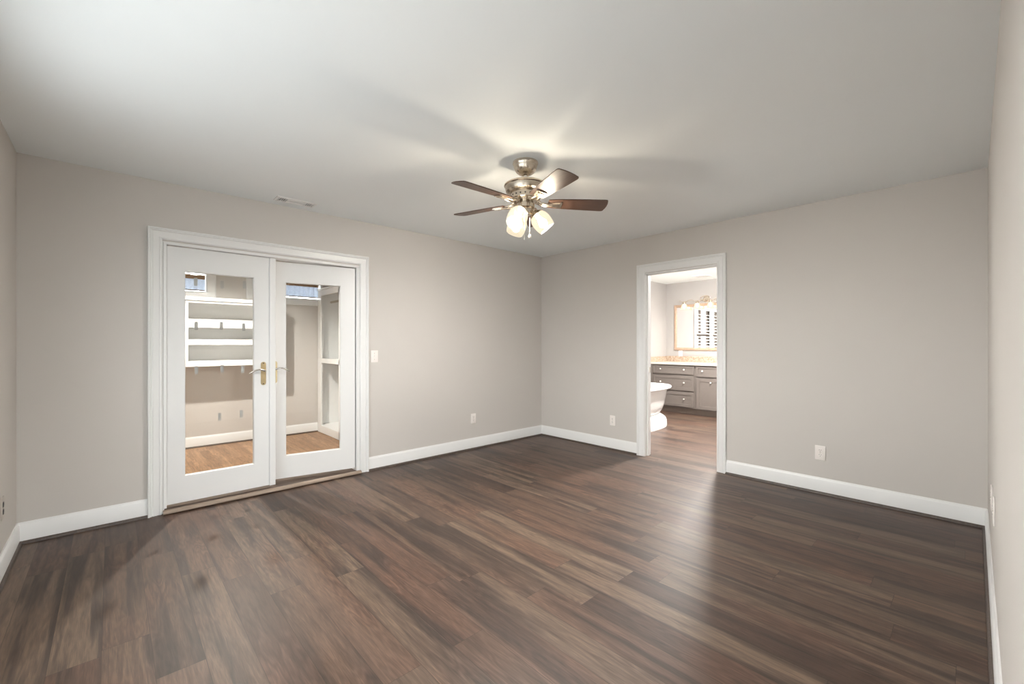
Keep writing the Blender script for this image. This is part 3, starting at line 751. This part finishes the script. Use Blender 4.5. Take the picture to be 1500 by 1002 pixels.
# ------------------------------------------------------------------ switch and outlets (local: plate faces -y)
def plate_mesh(w, h):
    return MB().box(-w / 2, w / 2, -0.006, 0.0, -h / 2, h / 2, 0.0025)
def make_outlet(label, mat, rec):
    t = thing('wall_outlet', label, 'outlet', group='duplex wall outlets')
    plate_mesh(0.074, 0.118).build('plate', mat, t, local=True)
    for s in (-1, 1):
        pts = []
        for k in range(24):
            a = 2 * PI * k / 24; pts.append((0.0172 * math.cos(a), max(-0.0142, min(0.0142, 0.0172 * math.sin(a))) + s * 0.0195))
        mt = Matrix(((1, 0, 0, 0), (0, 0, -1, -0.0055), (0, 1, 0, 0), (0, 0, 0, 1)))
        r = MB().prism(pts, 0.0, 0.002, mt).build('receptacle', rec, t, local=True)
        mb = MB()
        for x, hh in ((-0.0065, 0.0045), (0.0065, 0.0036)): mb.box(x - 0.0013, x + 0.0013, -0.0079, -0.0072, s * 0.0195 + 0.004 - hh, s * 0.0195 + 0.004 + hh)
        mb.lathe([(0, 0), (0.0026, 0), (0.0026, 0.0007), (0, 0.0007)], 12, Matrix.Translation((0, -0.0072, s * 0.0195 - 0.008)) @ Matrix.Rotation(R(90), 4, 'X'))
        mb.build('slots', M['slot'], r, local=True)
    MB().lathe([(0, 0), (0.003, 0), (0.0025, 0.0012), (0, 0.0015)], 12, Matrix.Translation((0, -0.006, 0)) @ Matrix.Rotation(R(90), 4, 'X')).build('screw', M['nickel'], t, local=True)
    return t
ol = make_outlet('white outlet on the long bathroom wall, large and near the edge-on wall', M['plate'], M['plate'])
place(ol, (XB, 0.876, 0.339), R(-90))
def outlet(loc, rz, label):
    o = copy_tree(ol); place(o, loc, rz); o['label'] = label
    return o
outlet((XB, 2.911, 0.343), R(-90), 'white outlet between the inner room corner and the bathroom doorway')
outlet((3.149, YA, 0.361), 0, 'white outlet low on the closet wall near the inner room corner')
outlet((3.30, YD, 0.462), R(180), 'white outlet on the edge-on wall, the one nearer the room corner')
outlet((2.905, YD, 0.496), R(180), 'white outlet on the edge-on wall, the one closer to the viewer')
gl = make_outlet('wall-coloured outlet on the narrow wall slice by the closet wall', M['greige_plate'], M['slot'])  # dark receptacles stand for the shadow at the plate's edge
place(gl, (XC, 3.56, 0.364), R(90))
sw = thing('light_switch', 'white toggle light switch beside the glass door casing', 'light switch', (1.911, YA, 1.125))
plate_mesh(0.074, 0.118).build('plate', M['plate'], sw, local=True)
MB().box(-0.006, 0.006, -0.0068, -0.0058, -0.013, 0.013).build('toggle_slot', M['plate'], sw, local=True)
MB().box(-0.0042, 0.0042, -0.018, -0.006, -0.004, 0.006, 0.0015, Matrix.Rotation(R(-18), 4, 'X')).build('toggle', M['plate'], sw, local=True)
for z in (-0.03, 0.03): MB().lathe([(0, 0), (0.003, 0), (0.0025, 0.0012), (0, 0.0015)], 12, Matrix.Translation((0, -0.006, z)) @ Matrix.Rotation(R(90), 4, 'X')).build('screw', M['nickel'], sw, local=True)

# ------------------------------------------------------------------ unseen bedroom window, added to let in fill daylight
w = thing('window_4', 'added bedroom window beside the viewer, unseen, letting in fill daylight', 'window', (XC, (W4[0] + W4[1]) / 2, W4[2]), kind='structure')
MB().rect_frame([(-0.08, 0), (-0.08, 0.02), (0, 0.014), (0, 0)], W4[0], W4[1], W4[2], W4[3], lambda a, b2, v: Vector((XC + v, a, b2))).build('window_casing', M['trim'], w, smooth=None)
mb = MB().rect_frame([(0, -0.11), (0, -0.01), (0.015, -0.01), (0.05, -0.05), (0.05, -0.09), (0.015, -0.11)], W4[0], W4[1], W4[2], W4[3], lambda a, b2, v: Vector((XC + v, a, b2)))
ym = (W4[0] + W4[1]) / 2; zm = (W4[2] + W4[3]) / 2
mb.box(XC - 0.09, XC - 0.05, ym - 0.03, ym + 0.03, W4[2] + 0.05, W4[3] - 0.05)
for a, b2 in ((W4[0] + 0.05, ym - 0.03), (ym + 0.03, W4[1] - 0.05)): mb.box(XC - 0.088, XC - 0.052, a, b2, zm - 0.02, zm + 0.02)
mb.build('window_sash', M['trim'], w, smooth=None)
MB().box(XC - 0.073, XC - 0.069, W4[0] + 0.04, W4[1] - 0.04, W4[2] + 0.04, W4[3] - 0.04).build('glass_pane', M['pane'], w, smooth=None)
portal('portal_bedroom', (XC - 0.125, ym, zm), (0, R(-90), 0), W4[3] - W4[2], W4[1] - W4[0])

w = thing('added_door', 'added glazed door behind the viewer, unseen, letting in fill daylight', 'door', ((PD[0] + PD[1]) / 2, YD - 0.06, 0), kind='structure')  # unseen door added as a soft daylight source beside the camera
MB().rect_frame([(0, -0.09), (0, -0.03), (0.07, -0.03), (0.07, -0.09)], PD[0], PD[1], 0.001, PD[2], lambda a, b2, v: Vector((a, YD + v, b2))).build('frame', M['door'], w, smooth=None)
MB().box(PD[0] + 0.06, PD[1] - 0.06, YD - 0.063, YD - 0.057, 0.06, PD[2] - 0.06).build('glass_pane', M['pane'], w, smooth=None)
portal('portal_added_door', ((PD[0] + PD[1]) / 2, YD - 0.125, PD[2] / 2), (R(90), 0, 0), PD[1] - PD[0], PD[2])

# ------------------------------------------------------------------ bathroom: window with shutters
w = thing('window_3', 'bathroom window over the tub, seen only in the vanity mirror', 'window', ((BW[0] + BW[1]) / 2, BY1, BW[2]), kind='structure')
MB().rect_frame([(-0.08, 0), (-0.08, 0.02), (0, 0.014), (0, 0)], BW[0], BW[1], BW[2], BW[3], lambda a, b2, v: Vector((a, BY1 - v, b2))).build('window_casing', M['trim'], w, smooth=None)
xm = 5.915
mb = MB()
for a, b2 in ((BW[0], xm - 0.03), (xm + 0.03, BW[1])):
    mb.rect_frame([(0, -0.11), (0, -0.07), (0.04, -0.07), (0.04, -0.11)], a, b2, BW[2], BW[3], lambda p, q, v: Vector((p, BY1 - v, q)))
    c = (a + b2) / 2
    mb.box(c - 0.05, c + 0.05, BY1 + 0.075, BY1 + 0.105, BW[2] + 0.04, BW[3] - 0.04)
    mb.box(a + 0.04, b2 - 0.04, BY1 + 0.072, BY1 + 0.108, 1.43, 1.475)
mb.box(xm - 0.03, xm + 0.03, BY1 + 0.05, BY1 + 0.115, BW[2], BW[3])
mb.build('window_sash', M['sash'], w, smooth=None)
MB().box(BW[0] + 0.02, BW[1] - 0.02, BY1 + 0.088, BY1 + 0.092, BW[2] + 0.02, BW[3] - 0.02).build('glass_pane', M['pane'], w, smooth=None)
for i, (a, b2) in enumerate(((BW[0] + 0.002, xm - 0.002), (xm + 0.002, BW[1] - 0.002))):
    s = thing('window_shutter', ['white louvred shutter panel in the bathroom window, nearer the doorway', 'white louvred shutter panel in the bathroom window, nearer the vanity'][i], 'shutter', ((a + b2) / 2, BY1 + 0.02, BW[2] + 0.002), group='plantation shutters in the bathroom window')
    MB().rect_frame([(0, 0.004), (0.05, 0.004), (0.05, -0.022), (0, -0.022)], a, b2, BW[2] + 0.002, BW[3] - 0.002, lambda p, q, v: Vector((p, BY1 - v, q))).build('shutter_frame', M['louver'], s, smooth=None)
    mb = MB(); z = BW[2] + 0.095
    while z < BW[3] - 0.085:
        mb.box(a + 0.052, b2 - 0.052, -0.037, 0.037, -0.005, 0.005, 0.003, Matrix.Translation((0, BY1 + 0.012, z)) @ Matrix.Rotation(R(12), 4, 'X')); z += 0.072
    mb.build('louvers', M['louver'], s, smooth=None)
portal('portal_bathroom', ((BW[0] + BW[1]) / 2, BY1 + 0.13, (BW[2] + BW[3]) / 2), (R(-90), 0, 0), BW[1] - BW[0], BW[3] - BW[2])

# ------------------------------------------------------------------ bathtub
def superring(a, b2, n, cx, cy, z, seg=64, off=0.0):
    P = []
    for k in range(seg):
        t = 2 * PI * k / seg; c, s = math.cos(t), math.sin(t)
        P.append((cx + a * math.copysign(abs(c) ** (2 / n), c), cy + b2 * math.copysign(abs(s) ** (2 / n), s), z))
    return P
def loft(rings, cap0=True, cap1=True):
    mb = MB(); bm = mb.bm
    Rg = [[bm.verts.new(p) for p in r] for r in rings]
    for q0, q1 in zip(Rg, Rg[1:]):
        n = len(q0)
        for k in range(n): bm.faces.new([q0[k], q0[(k + 1) % n], q1[(k + 1) % n], q1[k]])
    if cap0: bm.faces.new(Rg[0][::-1])
    if cap1: bm.faces.new(Rg[-1])
    return mb
TX, TY = 5.61, 3.47
tub = thing('bathtub', 'white freestanding pedestal bathtub beyond the bathroom doorway', 'bathtub', (TX, TY, 0))
prof = [(0.66, 0.27, 0.205), (0.70, 0.30, 0.25), (0.745, 0.325, 0.34), (0.775, 0.345, 0.46), (0.795, 0.36, 0.555), (0.805, 0.366, 0.572), (0.850, 0.405, 0.574), (0.866, 0.418, 0.586),
        (0.868, 0.420, 0.602), (0.858, 0.412, 0.615), (0.83, 0.385, 0.619), (0.80, 0.36, 0.612), (0.775, 0.34, 0.585), (0.74, 0.315, 0.45), (0.68, 0.28, 0.30), (0.58, 0.22, 0.235), (0.40, 0.12, 0.22)]
loft([superring(a, b2, 2.5, TX, TY, z) for a, b2, z in prof]).build('tub_body', M['porcelain'], tub, smooth=50)
prof = [(0.775, 0.352, 0.0), (0.778, 0.355, 0.03), (0.770, 0.350, 0.09), (0.745, 0.335, 0.135), (0.700, 0.305, 0.165), (0.665, 0.275, 0.185), (0.655, 0.268, 0.205)]
loft([superring(a, b2, 2.7, TX, TY, z) for a, b2, z in prof]).build('pedestal_base', M['porcelain'], tub, smooth=50)

# ------------------------------------------------------------------ vanity
VF = 7.47          # face of the drawers
def shaker(mb, y0, y1, z0, z1, fr=0.05):
    mb.box(VF, VF + 0.020, y0, y0 + fr, z0, z1, 0.0015); mb.box(VF, VF + 0.020, y1 - fr, y1, z0, z1, 0.0015)
    mb.box(VF, VF + 0.020, y0 + fr, y1 - fr, z0, z0 + fr, 0.0015); mb.box(VF, VF + 0.020, y0 + fr, y1 - fr, z1 - fr, z1, 0.0015)
    mb.box(VF + 0.008, VF + 0.018, y0 + fr - 0.002, y1 - fr + 0.002, z0 + fr - 0.002, z1 - fr + 0.002)
    return mb
def knob(par, y, z):
    k = MB().lathe([(0, 0.030), (0.011, 0.027), (0.0145, 0.021), (0.013, 0.015), (0.006, 0.011), (0.0055, 0.0), (0, 0.0)], 18, Matrix.Translation((VF, y, z)) @ Matrix.Rotation(R(-90), 4, 'Y')).build('knob', M['knob'], par)
    k['label'] = 'small round metal knob'
def carcass(t, y0, y1):
    MB().box(VF + 0.021, BX1 - 0.005, y0, y1, 0.10, 0.872).build('carcass', M['cabinet'], t, smooth=None)
    MB().box(VF + 0.085, BX1 - 0.005, y0, y1, 0.0, 0.10).build('toe_kick', M['toe'], t, smooth=None)
v1 = thing('vanity_cabinet', 'taupe vanity cabinet with three stacked drawers beside the tub', 'cabinet', (VF, 3.75, 0), group='taupe bathroom vanity cabinets')
carcass(v1, 3.325, 4.165)
MB().box(VF + 0.004, VF + 0.0205, 4.132, 4.166, 0.10, 0.872, 0.001).build('filler_strip', M['cabinet'], v1, smooth=None)
for z0, z1, fr in ((0.706, 0.852, 0.032), (0.415, 0.676, 0.05), (0.125, 0.385, 0.05)):
    d = shaker(MB(), 3.352, 4.126, z0, z1, fr).build('drawer', M['cabinet'], v1, smooth=None)
    for y in (3.966, 3.520): knob(d, y, (z0 + z1) / 2 + 0.01)
v2 = thing('vanity_cabinet', 'taupe vanity cabinet with small top drawer above a door', 'cabinet', (VF, 2.9, 0), group='taupe bathroom vanity cabinets')
carcass(v2, 2.42, 3.323)
for y0, y1, ks in ((2.885, 3.312, 3.195), (2.436, 2.863, 2.555)):
    d = shaker(MB(), y0, y1, 0.678, 0.852, 0.032).build('drawer', M['cabinet'], v2, smooth=None)
    if ks: knob(d, ks if y0 > 2.8 else (y0 + y1) / 2, 0.775)
    d = shaker(MB(), y0, y1, 0.112, 0.652, 0.06).build('door', M['cabinet'], v2, smooth=None)
    knob(d, 3.052 if y0 > 2.8 else 2.70, 0.585)
ct = thing('countertop', 'cream stone countertop with peach splash boards on the vanity', 'countertop', (VF, 3.3, 0.873))
MB().box(VF - 0.025, BX1 - 0.004, 2.40, BY1 - 0.004, 0.873, 0.905, 0.004).build('slab', M['counter'], ct, smooth=None)
b_ = MB().box(BX1 - 0.024, BX1 - 0.004, 2.40, BY1 - 0.004, 0.905, 1.012, 0.002).build('backsplash', M['granite'], ct, smooth=None); b_['label'] = 'speckled peach backsplash'
b_ = MB().box(VF - 0.02, BX1 - 0.026, BY1 - 0.024, BY1 - 0.004, 0.905, 1.005, 0.002).build('side_splash', M['granite'], ct, smooth=None); b_['label'] = 'speckled peach side splash'

# ------------------------------------------------------------------ mirror, vanity light, outlet plate, exhaust vent
my0, my1, mz0, mz1 = 2.46, 4.015, 1.125, 2.006
mr = thing('wall_mirror', 'large copper-toned framed mirror above the bathroom vanity', 'mirror', (BX1, (my0 + my1) / 2, mz0))
MB().rect_frame([(0, 0.001), (0, 0.022), (0.010, 0.028), (0.040, 0.024), (0.052, 0.014), (0.052, 0.001)], my0, my1, mz0, mz1, lambda a, b2, v: Vector((BX1 - v, a, b2))).build('frame', M['copper_wood'], mr, smooth=None)
MB().box(BX1 - 0.010, BX1 - 0.002, my0 + 0.048, my1 - 0.048, mz0 + 0.048, mz1 - 0.048).build('mirror_glass', M['mirror'], mr, smooth=None)
vl = thing('vanity_light', 'scrolled metal vanity light with lit glass shades above the mirror', 'wall lamp', (BX1, 3.38, 2.06))
mb = MB()
mb.lathe([(0, 0.0), (0.055, 0.0), (0.055, 0.008), (0.045, 0.016), (0, 0.018)], 32, Matrix.Translation((BX1, 3.40, 2.085)) @ Matrix.Rotation(R(-90), 4, 'Y'))
mb.build('backplate', M['nickel'], vl)
P = []
for k in range(121):
    u = k / 120.0
    P.append((BX1 - 0.085 - 0.01 * math.sin(9 * u), 3.88 - 0.98 * u, 2.062 + 0.018 * math.sin(2 * PI * 4 * u + 2.2)))
mb = MB().tube(P, 0.007, 8)
ring = [(BX1 - 0.06, 3.395 + 0.085 * math.cos(2 * PI * k / 40), 2.098 + 0.045 * math.sin(2 * PI * k / 40)) for k in range(41)]
mb.tube(ring, 0.007, 8)
mb.tube([(BX1 - 0.01, 3.40, 2.085), (BX1 - 0.05, 3.40, 2.07), (BX1 - 0.085, 3.40, 2.062)], 0.008, 8)
mb.build('scroll_arm', M['nickel'], vl)
BELL = [(0.020, 0.0), (0.034, -0.006), (0.046, -0.026), (0.054, -0.055), (0.064, -0.085), (0.074, -0.105)]
BELLP = BELL + [(r - 0.003, z) for r, z in BELL[::-1]]
for y in (3.775, 3.527, 3.283, 3.035):
    Tm = Matrix.Translation((BX1 - 0.10, y, 2.012))
    s = MB().lathe(BELLP, 28, Tm, closed=True).build('lamp_shade', M['vshade'], vl, smooth=60); s['label'] = 'lit bell-shaped glass shade'
    MB().lathe([(0, 0.050), (0.012, 0.048), (0.024, 0.012), (0.024, -0.002), (0, -0.004)], 18, Tm).build('socket_cup', M['nickel'], s)
    MB().lathe([(0, -0.006), (0.014, -0.010), (0.022, -0.045), (0.022, -0.060), (0.012, -0.078), (0, -0.082)], 18, Tm).build('bulb', M['vbulb'], s, smooth=60)
op = copy_tree(ol); place(op, (BX1, 3.895, 1.068), R(-90))
op['label'] = 'white outlet plate under the mirror corner in the bathroom'
op['group'] = 'duplex wall outlets'
ev = thing('exhaust_vent', 'pale exhaust vent in the bathroom ceiling', 'air vent', (7.56, 3.24, H))
MB().rect_frame([(0, 0.0), (0.003, 0.008), (0.022, 0.010), (0.022, 0.0)], 7.44, 7.68, 3.12, 3.36, lambda a, b2, v: Vector((a, b2, H - v))).build('frame', M['trim'], ev, smooth=None)
mb = MB()
for k in range(9): x = 7.466 + k * 0.022; mb.box(x, x + 0.012, 3.142, 3.338, H - 0.008, H - 0.002)
mb.build('louvers', M['trim'], ev, smooth=None)
MB().box(7.462, 7.658, 3.142, 3.338, H - 0.0018, H - 0.0005).build('duct_shade', M['slot'], ev, smooth=None)  # thin dark sheet stands for the shade behind the louvers
bl_ = thing('added_ceiling_lamp', 'added round flush lamp on the bathroom ceiling, unseen beyond the doorway head', 'lamp', (6.2, 2.3, H))  # unseen lamp added to brighten the bathroom and its spill through the doorway
MB().lathe([(0, 0), (0.16, 0), (0.165, -0.012), (0.15, -0.020), (0, -0.020)], 40, Matrix.Translation((6.2, 2.3, H))).build('lamp_base', M['trim'], bl_)
MB().lathe([(0, -0.021), (0.145, -0.021), (0.135, -0.045), (0.09, -0.062), (0, -0.070)], 32, Matrix.Translation((6.2, 2.3, H))).build('diffuser', M['bath_glow'], bl_)
